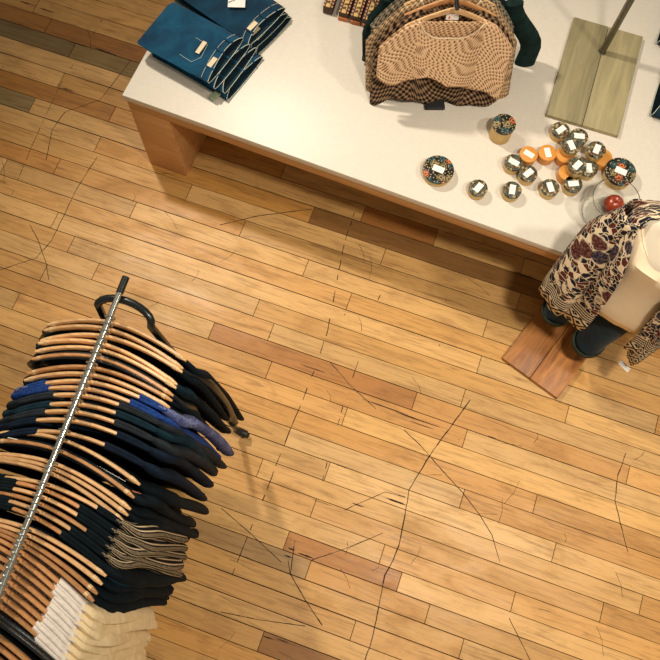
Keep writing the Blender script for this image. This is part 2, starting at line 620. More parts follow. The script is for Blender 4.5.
def build_floor():
    frnd = random.Random(21)
    mb = MB()
    rows = {}
    for j in JOINTS:
        p = at(*j)
        rows.setdefault(row_of(p), []).append(p.x)
    shade = {}
    for px, c in SHADES:
        p = at(*px)
        shade.setdefault(row_of(p), []).append((p.x, c))
    X0, X1 = -7.5, 7.0
    tones, shifts = [], []
    mb.add([(X0, -3.6, -0.006), (X1, -3.6, -0.006), (X1, 8.4, -0.006), (X0, 8.4, -0.006)], [(0, 1, 2, 3)], None, 1)
    tones.append((0, 0, 0, 1))
    shifts.append(0)
    for k in range(-35, 75):
        xs = []
        for q in sorted(rows.get(k, [])):
            if not xs or q - xs[-1] > .06:
                xs.append(q)
        if not xs:
            xs = [frnd.uniform(-1.5, 1.5)]
        x = xs[0]
        while x > X0:
            x -= frnd.uniform(0.9, 2.3)
            xs.insert(0, x)
        x = xs[-1]
        while x < X1:
            x += frnd.uniform(0.9, 2.3)
            xs.append(x)
        g = frnd.uniform(0.0012, 0.0025)
        for a, b in zip(xs[:-1], xs[1:]):
            a, b = max(a, X0), min(b, X1)
            if b - a < 0.02:
                continue
            y0, y1 = row_y(k) + g * frnd.uniform(.5, 1), row_y(k + 1) - g * frnd.uniform(.5, 1)
            e = 0.0012
            lo = -0.0012
            V = [(a + e, y0, lo), (b - e, y0, lo), (b - e, y1, lo), (a + e, y1, lo),
                 (a + 2 * e, y0 + .001, 0), (b - 2 * e, y0 + .001, 0), (b - 2 * e, y1 - .001, 0), (a + 2 * e, y1 - .001, 0)]
            Fc = [(4, 5, 6, 7), (0, 1, 5, 4), (1, 2, 6, 5), (2, 3, 7, 6), (3, 0, 4, 7)]
            c = None
            for sx, col in shade.get(k, []):
                if a <= sx <= b:
                    c = col
            if c is None:
                c = frnd.choice(BASE)
                q = frnd.uniform(0.93, 1.03)
                c = tuple(v * q for v in c)
            mb.add(V, Fc, None, 0)
            tones += [lin(c)] * 5
            shifts += [frnd.random()] * 5

    def scratch(pp, w=0.0022, dash=None):
        P = [at(*p) for p in pp]
        # resample with a little wobble
        Q = []
        for a, b in zip(P[:-1], P[1:]):
            m = max(2, int((b - a).length / 0.03))
            for i in range(m):
                q = a.lerp(b, i / m)
                q.x += frnd.uniform(-.0015, .0015)
                Q.append(q)
        Q.append(P[-1])
        for i, (a, b) in enumerate(zip(Q[:-1], Q[1:])):
            if dash and frnd.random() > dash:
                continue
            d = (b - a).normalized()
            n = Vector((-d.y, d.x, 0)) * (w * frnd.uniform(.35, .75))
            z = Vector((0, 0, 0.0004))
            b2 = b + d * 0.001
            mb.add([a - n + z, b2 - n + z, b2 + n + z, a + n + z], [(0, 1, 2, 3)], None, 2)
            tones.append((0, 0, 0, 1))
            shifts.append(0)
    scratch([(470, 400), (452, 425), (430, 455), (415, 480), (409, 490), (405, 515), (399, 545), (393, 560), (385, 575), (380, 600), (372, 640), (365, 660)], .0045)
    scratch([(404, 430), (420, 445), (440, 468), (462, 492), (480, 515), (492, 535), (500, 562)], .0032)
    scratch([(358, 203), (345, 240), (337, 280), (328, 330), (316, 365), (303, 400), (290, 430), (278, 460), (265, 495), (250, 530), (232, 575)], .0038, .55)
    scratch([(392, 270), (378, 300), (362, 350), (345, 400), (330, 450), (318, 500)], .003, .35)
    scratch([(330, 362), (350, 385), (376, 409)], .003)
    scratch([(626, 453), (618, 475), (615, 500), (622, 530), (628, 552)], .004)
    scratch([(221, 508), (250, 533), (281, 562)], .0032)
    scratch([(290, 573), (305, 600), (322, 625)], .004)
    scratch([(383, 533), (350, 547), (312, 560)], .003)
    scratch([(221, 612), (260, 620), (305, 626)], .003)
    scratch([(97, 157), (76, 190), (52, 240), (36, 258), (0, 270)], .003)
    scratch([(312, 209), (257, 216), (220, 225)], .0035)
    scratch([(405, 497), (385, 492), (360, 503), (345, 510)], .003)
    scratch([(295, 540), (290, 575), (288, 560)], .003)
    scratch([(131, 60), (100, 100), (65, 112), (52, 130), (46, 160)], .0028)
    scratch([(30, 225), (38, 240), (46, 262), (49, 280)], .0028)
    scratch([(509, 618), (520, 640), (530, 660)], .0034)
    scratch([(105, 15), (60, 85), (30, 150), (10, 200)], .0022, .4)
    for _ in range(60):
        px, py = frnd.uniform(0, 660), frnd.uniform(0, 660)
        a = frnd.uniform(0, PI)
        ln = frnd.uniform(8, 34)
        scratch([(px, py), (px + ln * .5 * math.cos(a) + 2, py + ln * .5 * math.sin(a)), (px + ln * math.cos(a), py + ln * math.sin(a))], .0016)
    # black gouges between boards
    for px, py, ln, w in ((386, 498, 20, .012), (352, 503, 12, .009), (298, 553, 16, .012), (288, 548, 7, .012), (263, 636, 10, .009), (275, 638, 14, .006), (284, 555, 8, .010), (335, 464, 14, .007),
                          (312, 499, 20, .004), (362, 399, 46, .008), (396, 412, 44, .010), (410, 421, 24, .006), (300, 364, 26, .006), (515, 272, 22, .009), (95, 48, 22, .012), (66, 40, 22, .009), (63, 88, 10, .008), (488, 436, 8, .008), (40, 8, 14, .01), (20, 1, 10, .01)):
        p = at(px, py)
        d = at(px + ln, py + ln * .35) - p
        V = []
        for i in range(9):
            q = p + d * (i / 8)
            ww = w * math.sin(PI * (i + .6) / 9.2) * frnd.uniform(.5, 1)
            V += [(q.x, q.y - ww * .5, .0006), (q.x, q.y + ww * .5, .0006)]
        Fc = [(2 * i, 2 * i + 2, 2 * i + 3, 2 * i + 1) for i in range(8)]
        mb.add(V, Fc, None, 2)
        tones.extend([(0, 0, 0, 1)] * 8)
        shifts.extend([0] * 8)
    me = bpy.data.meshes.new('floor')
    me.from_pydata(mb.v, [], mb.f)
    for q in ('floor', 'gap', 'scratch'):
        me.materials.append(MAT[q])
    fl = []
    for c in tones:
        fl += list(c)
    me.attributes.new('tone', 'FLOAT_COLOR', 'FACE')
    me.attributes['tone'].data.foreach_set('color', fl)
    me.attributes.new('shift', 'FLOAT', 'FACE')
    me.attributes['shift'].data.foreach_set('value', shifts)
    me.polygons.foreach_set('material_index', mb.mi)
    o = bpy.data.objects.new('floor', me)
    COL.objects.link(o)
    o['kind'] = 'structure'


build_floor()

# ---------------------------------------------------------------- table
ZT = 0.66
TR = R(-1.92)
corner = at(122, 95, ZT)
table = thing('display_table', 'long white topped display table with chunky pale wood panel legs', 'table', (corner.x, corner.y, 0), TR)
TL, TD, TH = 3.1, 1.75, 0.042
MB().box((TL / 2, TD / 2, ZT - TH / 2), (TL, TD, TH), bev=.003).build('tabletop', 'tabletop', table)
e = MB()
e.box((TL / 2, .024, ZT - TH - .034), (TL - .04, .034, .066), bev=.002)
e.box((TL / 2, TD - .024, ZT - TH - .034), (TL - .04, .034, .066), bev=.002)
e.box((.024, TD / 2, ZT - TH - .034), (.034, TD - .08, .066), bev=.002)
e.box((TL - .024, TD / 2, ZT - TH - .034), (.034, TD - .08, .066), bev=.002)
e.build('apron', 'tablewood', table)
for x in (.116, TL - .116):
    MB().box((x, TD / 2, (ZT - TH) / 2), (.222, TD - .02, ZT - TH), bev=.004).build('leg', 'tablewood', table)

# ---------------------------------------------------------------- clothes rack
RZ = 1.5
bar0, bar1 = at(126, 277, RZ), at(2, 586, RZ)
bdir = (bar1 - bar0).normalized()
bard = 1.62
rack = thing('clothes_rack', 'black tubular clothes rail with a shiny bar, at the lower left', 'clothes rack', (0, 0, 0))
MB().tube([bar0 + bdir * t for t in (0.055, .4, .8, 1.2, bard - .055)], .0105, 16).build('rail', 'chrome', rack)
for a, b in ((0, .06), (bard - .06, bard)):
    q = MB()
    q.tube([bar0 + bdir * a, bar0 + bdir * b], .0125, 14)
    q.build('rail_end', 'blackpipe', rack)


def hoop(off):
    c = bar0 + bdir * off + Vector((.012, .014, 0))
    c.z = RZ - .024
    tg = Vector((1, 0, 0))
    pts = []
    L0 = Vector((c.x - .285, c.y - .02, .075))
    R0 = Vector((c.x + .30, c.y - .075, .075))
    Lt = Vector((c.x - .085, c.y - .035, c.z - .03))
    Rt = Vector((c.x + .11, c.y - .045, c.z - .04))
    for i in range(8):
        pts.append(L0.lerp(Lt, i / 7))
    n = 12
    for i in range(1, n):
        a = PI - PI * i / n
        x = c.x + .0125 + .0975 * math.cos(a)
        z = c.z - .035 + .035 * math.sin(a) ** .8
        y = c.y - .04 + .04 * math.sin(a)
        pts.append(Vector((x, y, z)))
    for i in range(8):
        pts.append(Rt.lerp(R0, i / 7))
    h = MB().tube(pts, .0135, 12).build('end_frame', 'blackpipe', rack)
    # feet with castors
    for p, s in ((L0, -1), (R0, 1)):
        f = MB()
        f.tube([p + Vector((-.004 * s, 0, .02)), p + Vector((0, 0, .0)), p + Vector((.02 * s, 0, -.022)), p + Vector((.05 * s, 0, -.026))], [.016, .019, .021, .018], 12)
        fo = f.build('foot', 'rubber', h)
        w = MB()
        q = p + Vector((.035 * s, 0, 0))
        w.tube([Vector((q.x, q.y - .011, .026)), Vector((q.x, q.y + .011, .026))], .025, 16)
        w.build('castor_wheel', 'rubber', h)


hoop(.085)
hoop(bard - .085)

# ---------------------------------------------------------------- hangers
HW, DROOP, BACK = .25, .085, .045


def hz(x):
    s = abs(x) / HW
    return -DROOP * s ** 1.7


def hy(x):
    s = abs(x) / HW
    return -BACK * s ** 1.8


def hanger_parts(root, m):
    pts, V = [], []
    n = 28
    rg = []
    for i in range(n + 1):
        x = -HW + 2 * HW * i / n
        s = abs(x) / HW
        hh = .020 - .009 * sm(0, 1, s)
        tt = .0064 + .001 * s
        if i in (0, n):
            hh *= .55
            tt *= .55
        d = Vector((1, (hy(x + .002) - hy(x - .002)) / .004, 0)).normalized()
        nn = Vector((-d.y, d.x, 0))
        ring = []
        for j in range(10):
            a = 2 * PI * j / 10
            ca, sa = math.cos(a), math.sin(a)
            ca = math.copysign(abs(ca) ** .6, ca)
            sa = math.copysign(abs(sa) ** .6, sa)
            p = Vector((x, hy(x), hz(x) - hh)) + nn * (tt * ca) + Vector((0, 0, hh * sa))
            ring.append(p)
        rg.append(ring)
    MB().rings(rg, True, True, True).build('arm', m, root)
    hk = MB()
    P = [(0, 0, -.012), (0, 0, .026)]
    for i in range(11):
        a = -PI / 2 - .25 + (PI * 1.32) * i / 10
        P.append((.0145 * math.cos(a + PI / 2 + .2) * .0 + .0145 * math.sin(a + .4) * 1.0, 0, .0515 - .0145 * math.cos(a + .4) * -1.0 - .002))
    # a plain open hook around the rail, its axis along the bar
    P = [(0, 0, -.014), (0, 0, .026), (.007, 0, .033), (.0155, 0, .041)]
    for i in range(9):
        a = -.45 + (PI + .55) * i / 8
        P.append((.0172 * math.cos(a), 0, .0505 + .0172 * math.sin(a)))
    hk.tube(P, .0024, 6)
    hk.build('hook', 'chrome', root)
    for sx in (-1, 1):
        b = MB()
        x = .222 * sx
        hh = .0125
        rg = []
        for dx in (-.006, .006):
            xx = x + dx
            d = Vector((1, (hy(xx + .002) - hy(xx - .002)) / .004, 0)).normalized()
            nn = Vector((-d.y, d.x, 0))
            rg.append([Vector((xx, hy(xx), hz(xx) - .0115)) + nn * (.0082 * math.cos(2 * PI * j / 12)) + Vector((0, 0, .0132 * math.sin(2 * PI * j / 12))) for j in range(12)])
        b.rings(rg, True, True, True).build('band', 'band', root)


proto = {}
CZ = RZ + .0105 + .0024 - .0677   # where the hanger's centre hangs below the rail


def place_hanger(v, yaw, label, group, m='hanger', tilt=0.0):
    c = at(126 - (v - 277) * .4013, v, RZ)
    loc = (c.x, c.y, CZ)
    if m not in proto:
        h = thing('clothes_hanger', label, 'hanger', loc, R(yaw), group)
        hanger_parts(h, m)
        note_kids(h)
        proto[m] = h
    else:
        h = copy_tree(proto[m])
        h.location = loc
        h.rotation_euler = (0, 0, R(yaw))
        tag(h, label, 'hanger', group)
    return loc


def garment(loc, yaw, name, label, cat, m, x0=.12, hem=-.95, thick=.0105, flare=.03, sleeve=.62, sm_=None, seed=0, low=0.0, group=None, sw=.042, sout=.03, fold=.006, rag=0.0, lift=.006):
    """cloth hung on a hanger: ring loft under the shoulder line, with sleeves as parts"""
    g = random.Random(seed * 13 + 5)
    root = thing(name, label, cat, (loc[0], loc[1], loc[2]), R(yaw), group)
    NX = 22
    levels = [0, .002, .006, .02, .05, .09, .14, .2, .28, .38, .5, .65, .8, 1.0]
    ph = [g.uniform(0, 6.28) for _ in range(6)]
    fr = [g.uniform(18, 26), g.uniform(30, 44)]

    def top(x):
        z = hz(min(abs(x), HW)) + lift - low
        nd = .10 if low == 0 else .03
        z -= nd * (1 - sm(x0 - .035, x0 + .004, abs(x))) if x0 > .03 else 0
        return z
    rings, uvs = [], []
    for li, t in enumerate(levels):
        ring, uv = [], []
        wd = HW + .004 - (.012 if low else 0) + flare * sm(0, 1, t) - .014 * sm(0, .2, t)
        for side in (1, -1):
            for i in range(NX + 1):
                if side == -1 and i in (0, NX):
                    continue
                u = -1 + 2 * i / NX
                if side == -1:
                    u = -u
                x = wd * u
                z0 = top(x)
                zz = z0 + (hem - z0) * t
                # folds grow downwards
                fy = (fold * math.sin(fr[0] * x + ph[0]) + fold * .6 * math.sin(fr[1] * x + ph[1])) * (1.2 * t)
                th = (thick + .006 * t) * max(0.0, 1 - abs(u) ** 14) ** .5
                if t == 0:
                    th = .0004
                elif li == 1:
                    th *= .72
                y = hy(min(abs(x), HW)) * (1 - .5 * t) + fy + side * th
                zz += rag * g.uniform(-1, 1) * (t > .9)
                ring.append(Vector((x, y, zz)))
                uv.append((.5 + u * .25 * (1 if side > 0 else .98) + .003 * li, (z0 - zz)))
        rings.append(ring)
        uvs.append(uv)
    MB().rings(rings, True, False, False, uvs).build('body', m, root, solid=.0015)
    if sleeve:
        for sx in (-1, 1):
            P, rr = [], []
            a1 = g.uniform(-.014, .014)
            so = sout * g.uniform(.5, 1.4)
            xs_ = (.205 if sm_ == 'cream' else x0 + .008) if low == 0 and x0 > .03 else .19
            key = [(xs_, hz(xs_) - .010 - low, .0135), ((xs_ + .225) / 2, hz((xs_ + .225) / 2) - .012 - low, .015), (.225, hz(.225) - .012 - low, .018),
                   (.25, hz(.25) - .026 - low, sw * .6), (.268, -.155 - low, sw * .78), (.275 + so * .3, -.24 - low, sw * .86), (.275 + so * .7, -.24 - low - (sleeve - .14) * .45, sw * .84), (.275 + so, -.10 - low - sleeve, sw * .66), (.274 + so, -.118 - low - sleeve, sw * .45)]
            for q0, q1 in zip(key[:-1], key[1:]):
                for i in range(3):
                    t = i / 3
                    P.append([q0[c] + (q1[c] - q0[c]) * t for c in range(3)])
            P.append(list(key[-1]))
            PP = []
            for i, q in enumerate(P):
                w_ = sm(8, 14, i)
                k_ = i / len(P)
                PP.append((sx * (q[0] + w_ * .010 * math.sin(9 * k_ + ph[2])), hy(min(q[0], HW)) * (1 - .5 * sm(10, 24, i)) + w_ * (a1 * math.sin(6 * k_ + ph[3]) + .006 * math.sin(14 * k_ + ph[4])), q[1]))
                rr.append(q[2] * (1 + w_ * (.10 * math.sin(17 * k_ + ph[5]) + .06 * math.sin(31 * k_ + ph[0]))))
            P = PP
            s = MB().tube(P, rr, 14, True, False, .52, up=(0, 0, 1))
            so_ = s.build('sleeve', sm_ or m, root)
            if sm_:
                so_['label'] = {'cream': 'cream sleeve', 'stripe': 'black and cream striped sleeve', 'bluegrey': 'blue grey speckled sleeve', 'black': 'plain black sleeve'}.get(sm_, 'darker sleeve')
    return root


BARE, MID, WHITE = 'bare wooden hangers at the hooped end of the rail', 'wooden hangers in the dark clothes', 'wooden hangers in the white knitwear'
LOWG = 'wooden hangers crowded on the lower rail'
# bare hangers at the hooped end
spec = [(317, 5), (324, 4), (331, 7), (339, 3), (345, 5)]
for i, (v, yw) in enumerate(spec):
    loc = place_hanger(v, yw, 'bare wooden hanger, %s counted from the hooped end of the rail' % ORD[i], BARE, 'hanger')
    garment(loc, yw, 'hanging_top', 'black sleeved garment under the bare wooden hanger %s from the hooped end' % ORD[i], 'garment',
            ('black', 'blackgloss', 'black', 'teal', 'black')[i], .1, -.92 + .03 * i, .007, .02, (.92, .86, .74, .8, .66)[i], None, i, .034, 'black garments at the hooped end', .036, .05)
# black glossy jacket over a hidden hanger
loc = place_hanger(353, 5, 'wooden hanger buried in the glossy black jacket, upper part of the rail', None, 'hangerdark')
garment(loc, 5, 'leather_jacket', 'glossy black jacket in the gap after the fifth bare hanger', 'jacket', 'blackgloss', .02, -.7, .012, .01, .5, None, 9, 0.012, None, .034, -.02)
spec = [(363, 9), (370, 9)]
for i, (v, yw) in enumerate(spec):
    loc = place_hanger(v, yw, ('bare wooden hanger just below the glossy black jacket', 'bare wooden hanger just above the blue printed tops')[i], 'bare wooden hangers between jacket and blue tops', 'hangerdark' if i == 0 else 'hanger')
    garment(loc, yw, 'hanging_top', ('black top on the bare hanger just below the glossy jacket', 'black top on the bare hanger just above the blue prints')[i], 'garment', 'black', .1, -.85, .007, .02, .8, None, 20 + i, .036, 'black garments at the hooped end', .034, .04)
# blue prints and dark tops
spec = [(377, 11, .15, 'blue', 'bluegrey', 'bright blue printed top, upper of the two blue ones', 'top', -.98, .86),
        (384, 10, .135, 'blue', 'blue', 'bright blue printed top, lower of the two blue ones', 'top', -.94, .84),
        (391, 11, .10, 'charcoal', None, 'charcoal top directly below the blue printed tops', 'top', -.96, .9),
        (400, 12, .10, 'teal', None, 'dark teal top, second garment below the blue prints', 'top', -.98, .95),
        (408, 11, .115, 'charcoal', None, 'charcoal top, third garment below the blue prints', 'top', -.94, .84),
        (417, 10, .125, 'navy', None, 'navy top, fourth garment below the blue prints', 'top', -.92, .82),
        (430, 8, .105, 'navy', None, 'navy top just above the long bare hanger with white strap', 'top', -.95, .9)]
for i, (v, yw, x0, m, sm_, lb, ct, hem, sl) in enumerate(spec):
    loc = place_hanger(v, yw, 'wooden hanger of the ' + lb, MID, 'hanger')
    garment(loc, yw, 'hanging_top', lb, ct, m, x0, hem, .0108, .045, sl, sm_, 30 + i, 0, 'blue and dark tops mid rail', .05, .05)
# slip with white straps
loc = place_hanger(438, 0, 'long bare wooden hanger carrying the black slip with white strap', MID, 'hanger')
slip = garment(loc, 0, 'slip_dress', 'black slip with a thin white strap below a bare hanger', 'dress', 'black', .1, -.9, .01, .03, .7, None, 41, .05, None, .05, .06)
MB().tube([(-.2, -.05, -.05), (-.1, -.035, -.055), (0, -.025, -.07), (.1, -.035, -.085), (.2, -.05, -.1)], .0014, 6).build('strap', 'white', slip)
lt = MB().box((.235, -.07, -.17), (.04, .006, .07), bev=.002).build('leather_tag', 'leathertag', slip)
lt['label'] = 'brown leather tag'
# black garment filling the gap
loc = place_hanger(449, -2, 'wooden hanger hidden inside the plain black garment mid rail', MID, 'hangerdark')
garment(loc, -2, 'hanging_top', 'plain black garment covering its whole hanger, above the three long hangers', 'garment', 'black', .015, -.9, .012, .04, .86, None, 44, .012, None, .05, .05)
# three long ones
spec = [(462, -1), (467, -2), (472, -4)]
for i, (v, yw) in enumerate(spec):
    loc = place_hanger(v, yw, '%s of three long bare hangers above the striped tops' % ('topmost', 'middle one', 'lowest')[i], 'three long bare hangers', 'hanger')
    garment(loc, yw, 'hanging_top', 'black garment under the %s of three long bare hangers' % ('topmost', 'middle', 'lowest')[i], 'garment', 'black', .1, -.9, .008, .03, .85 - .05 * i, None, 50 + i, .04, 'black garments mid rail', .045, .05)
spec = [(483, 2, .15, 'black', 'stripe', 'black top with striped sleeves, upper of the striped garments'), (489, -1, .10, 'black', 'stripe', 'black top with wavy striped sleeves, second of the striped garments'),
        (496, -2, .105, 'black', 'stripe', 'black top with striped sleeves, third of the striped garments'), (503, -3, .145, 'black', 'stripe', 'black top with striped sleeves, fourth of the striped garments'),
        (510, -4, .10, 'black', 'stripe', 'black top with striped sleeves, fifth of the striped garments'), (517, -6, .08, 'black', 'black', 'plain black fringed top just below the striped tops')]
for i, (v, yw, x0, m, sm_, lb) in enumerate(spec):
    loc = place_hanger(v, yw, 'wooden hanger of the ' + lb, LOWG, 'hangerdark' if i % 2 else 'hanger')
    garment(loc, yw, 'striped_top', lb, 'top', m, x0, -.92 + .02 * i, .0108, .05, (.7, .84, .8, .62, .7, .9)[i], sm_, 60 + i, 0, 'striped tops', .055, .05, rag=.012)
spec = [(529, -2), (535, -4), (541, -7), (546, -9)]
for i, (v, yw) in enumerate(spec):
    loc = place_hanger(v, yw, 'long bare hanger above the white knitwear, %s of four' % ('uppermost', 'second', 'third', 'lowest')[i], 'four long bare hangers', 'hanger' if i < 2 else 'hangerdark')
    garment(loc, yw, 'hanging_top', 'black garment under the %s long bare hanger above the white knitwear' % ('uppermost', 'second', 'third', 'lowest')[i], 'garment', 'black' if i else 'teal', .1, -.86, .008, .03, .74, None, 70 + i, .045, 'black garments lower rail', .045, .05, rag=.012)
spec = [(553, -12), (560, -13), (568, -12), (576, -13), (584, -12), (592, -13), (600, -13), (608, -12)]
for i, (v, yw) in enumerate(spec):
    x0 = (.135, .125, .14, .13, .13, .125, .118, .125)[i]
    loc = place_hanger(v, yw, 'wooden hanger of the white knit sweater %s from the top' % ORD[i], WHITE, 'hangerdark')
    garment(loc, yw, 'knit_sweater', 'white knit sweater with cream sleeves, %s from the top of the white group' % ORD[i], 'sweater', 'whiteknit', x0, -.8, .0125, .03, .62 + .03 * (i % 3), 'cream', 80 + i, 0, 'white knit sweaters', .056, .035)
loc = place_hanger(619, -10, 'wooden hanger inside the black jacket next to the white sweaters', 'wooden hangers at the lower end of the rail', 'hangerdark')
garment(loc, -10, 'leather_jacket', 'glossy black jacket just below the white knit sweaters', 'jacket', 'blackgloss', .02, -.8, .014, .02, .6, None, 95, .006, None, .05, .03)
for i, v in enumerate((634, 642, 652)):
    loc = place_hanger(v, -12, 'wooden hanger at the bottom left corner of the photo, %s below the black jacket' % ORD[i], 'wooden hangers at the lower end of the rail', 'hangerdark')
    garment(loc, -12, 'hanging_top', 'black garment at the bottom left corner, %s after the glossy jacket' % ORD[i], 'garment', 'black', .1, -.85, .008, .02, .7, None, 97 + i, .035, 'black garments at the lower end of the rail', .04, .03)


# ---------------------------------------------------------------- folded jeans
def jeans(cx, cy, z, rz, label, group, m, L=.40, Wd=.275, T=.032, seed=0, patch=True, tagk=None):
    g = random.Random(seed)
    root = thing('folded_jeans', label, 'jeans', (cx, cy, z), rz, group)
    NI, NJ = 22, 16
    dip = g.uniform(.022, .036)
    skw = g.uniform(-.16, .16)
    top, bot = [], []

    def xu(y):
        return L / 2 - dip * max(0, math.cos(PI * (y / Wd + skw * (1 - 4 * (y / Wd) ** 2)))) ** .9 - .004

    def xl(y):
        return L / 2 + .004 * math.cos(PI * y / Wd)
    ph = [g.uniform(0, 6) for _ in range(4)]
    V, Fc = [], []

    def wz(x, y):
        return .0045 * math.sin(11 * x + 17 * y + ph[0]) + .003 * math.sin(26 * x - 12 * y + ph[1]) + .006 * mnoise.noise(Vector((x * 9, y * 9, seed)))
    rg = []
    for i in range(NI + 1):
        s = i / NI
        ring = []
        # rounded fold at the left end
        hh = T * (1 - (1 - min(1, s / .09)) ** 2.2) ** .5 if s < .09 else T
        hh = max(hh, .0015)
        wj = Wd * (.97 + .03 * sm(0, .3, s) - .02 * math.sin(PI * s)) * (1 - .12 * (1 - min(1, s / .07)) ** 2)
        for j in range(NJ + 1):
            u = -1 + 2 * j / NJ
            y = u * wj / 2
            x = -L / 2 + s * (xu(y) + L / 2)
            e = (1 - abs(u) ** 4) ** .5
            z_ = hh * (.5 + .5 * e) + wz(x, y) * e * min(1, s * 6) * min(1, (1 - s) * 5 + .3)
            ring.append(Vector((x, y, max(.002, z_ + .004 * sm(.85, 1, s) * e))))
        for j in range(NJ, -1, -1):
            u = -1 + 2 * j / NJ
            y = u * wj / 2
            x = -L / 2 + s * (xl(y) + L / 2)
            e = (1 - abs(u) ** 4) ** .5
            z_ = hh * (.5 - .5 * e)
            ring.append(Vector((x, y, z_)))
        rg.append(ring)
    MB().rings(rg, True, True, False).build('denim_body', m, root)
    # inside of the back waist, and waistband seams
    ins = []
    for i in range(4):
        row = []
        for j in range(NJ + 1):
            u = -1 + 2 * j / NJ
            y = u * Wd * .495
            x = (L / 2 - .10) + (xl(y) - L / 2 + .10) * i / 3
            row.append(Vector((x, y, .004 + T * .46 * abs(u) ** 4 + .001)))
        ins.append(row)
    MB().rings(ins, False).build('inner_waistband', 'denimnavy' if m != 'denimnavy' else 'black', root)
    st = MB()
    up, lo, se = [], [], []
    for j in range(NJ + 1):
        u = -1 + 2 * j / NJ
        y = u * Wd * .485
        e = (1 - abs(u * .97) ** 4) ** .5
        up.append((xu(y) + .0005, y, T * (.5 + .5 * e) + .004 * e))
        lo.append((xl(y), y, T * (.5 - .45 * e) + .004))
        se.append((xu(y) - .038, y * .98, T * (.5 + .5 * e) + .005 * e + wz(xu(y) - .038, y) * .5))
    st.tube(up, .0016, 5)
    st.tube(lo, .0016, 5)
    st.tube(se, .0011, 5)
    st.tube([up[0], lo[0]], .0016, 5)
    st.tube([up[-1], lo[-1]], .0016, 5)
    st.build('stitching', 'stitch', root)
    for y in (-.085, 0.02, .09):
        e = 1 - abs(y / (Wd / 2)) ** 4
        MB().box((xu(y) - .018, y, T * (.5 + .5 * e ** .5) + .006), (.05, .011, .004), bev=.001).build('belt_loop', m, root)
    if patch:
        p = MB().box((xu(-.06) - .020, -.055, T + .0075), (.024, .058, .003), bev=.0006).build('waist_label', 'creamtag', root)
        p['label'] = 'pale rectangular waist label'
    return root


a1 = R(-12)
JG = 'blue jeans stacked at the near left table corner'
names = ['bottom pair of the blue jeans stack at the table corner', 'second pair from the bottom in the blue jeans stack', 'third pair from the bottom in the blue jeans stack', 'topmost blue jeans with two pale labels, on the corner stack']
for k in range(4):
    o = jeans(-1.30 - .030 * k, 2.155 - .004 * k, ZT + .0335 * k, a1 + R((-2, 2, -1, 0)[k]), names[k], JG, 'denim', L=.43, Wd=.305, seed=k + 1, patch=(k in (3,)))
    if k == 3:
        p = MB().box((.085, -.015, .041), (.022, .075, .0025), bev=.0006, rot=R(3)).build('pocket_label', 'creamtag', o)
        p['label'] = 'pale pocket label'
        pk = MB()
        pk.tube([(.02, -.1, .037), (.09, -.105, .0372), (.115, -.06, .0378), (.1, .015, .0378), (.03, .02, .038)], .001, 5)
        pk.build('pocket_seam', 'stitch', o)
    if k == 1:
        t_ = MB().box((.17, -.168, -.012), (.036, .05, .003), bev=.0005, rot=R(-8)).build('hang_tag', 'greentag', o)
        t_['label'] = 'small grey green hang tag'
JG2 = 'dark jeans stacked behind the blue ones'
names = ['bottom pair of the dark jeans stack behind the blue jeans', 'second pair from the bottom in the dark jeans stack', 'topmost dark jeans with white price tag']
for k in range(3):
    o = jeans(-1.285 - .014 * k, 2.462 - .003 * k, ZT + .034 * k, R(-19) + R((1, -1, 0)[k]), names[k], JG2, 'denimdark', L=.5, Wd=.285, seed=k + 11, patch=True)
    if k == 2:
        p = MB().box((.06, -.005, .046), (.085, .052, .002), bev=.0005, rot=R(38))
        q = p.build('price_tag', 'white', o)
        q['label'] = 'white price tag with grey print'
        ik = MB()
        for i in range(4):
            ik.box((.028 + .004 * i, -.028 + .009 * i, .0475), (.012, .004, .0006), rot=R(38))
        ik.build('tag_print', 'ink', q)
dk = at(206, -12, ZT + .06)
o = jeans(dk.x, dk.y, ZT, R(-16), 'very dark folded trousers at the top edge behind both jeans stacks', None, 'denimnavy', seed=30, patch=False, T=.06)
o = jeans(.985, 3.135, ZT, R(176), 'dark navy folded jeans at the right edge beside the grey green board', None, 'denimnavy', seed=31, patch=False, T=.06)
o = jeans(1.04, 2.715, ZT, R(178), 'dark navy folded jeans at the right edge behind the tins', None, 'denimnavy', seed=32, patch=False, T=.06)


# ---------------------------------------------------------------- beaded boxes
bx = [(327, 16, 'narrow beaded pattern box standing apart at the top edge of the table'),
      (342.5, 22, 'beaded pattern box with orange rim, left one of three'),
      (354.5, 25.5, 'beaded pattern box with orange rim, middle one of three'),
      (366.5, 29, 'beaded pattern box with orange rim, nearest the green jacket')]
for i, (px, py, lb) in enumerate(bx):
    c = at(px, py, ZT)
    o = thing('beaded_box', lb, 'box', (c.x, c.y, ZT), R(4), 'beaded boxes')
    MB().box((0, .11, .027), (.05, .20, .05), bev=.003).build('box_body', 'brownbox', o)
    MB().box((0, .11, .054), (.05, .20, .005), bev=.0015).build('patterned_cover', 'bead', o)
    if i:
        q = MB().box((0, .007, .012), (.051, .006, .022), bev=.001).build('front_rim', 'orangetrim', o)
        q['label'] = 'orange front rim'


# ---------------------------------------------------------------- tins
def tin_parts(root, r, h, lidm, bodym, lab, la, seed=0):
    MB().lathe([(r * .9, .0), (r * .94, .003), (r * .94, h - .013), (r * .94, h - .012)], 32).build('tin_body', bodym, root)
    MB().lathe([(r * .97, h - .014), (r, h - .0135), (r, h - .003), (r * .985, h - .001), (r * .95, h), (.0001, h)], 36).build('lid', lidm, root)
    if lab:
        q = MB().box((0, 0, h + .0006), (lab[0], lab[1], .0009), rot=la).build('price_sticker', 'white', root)


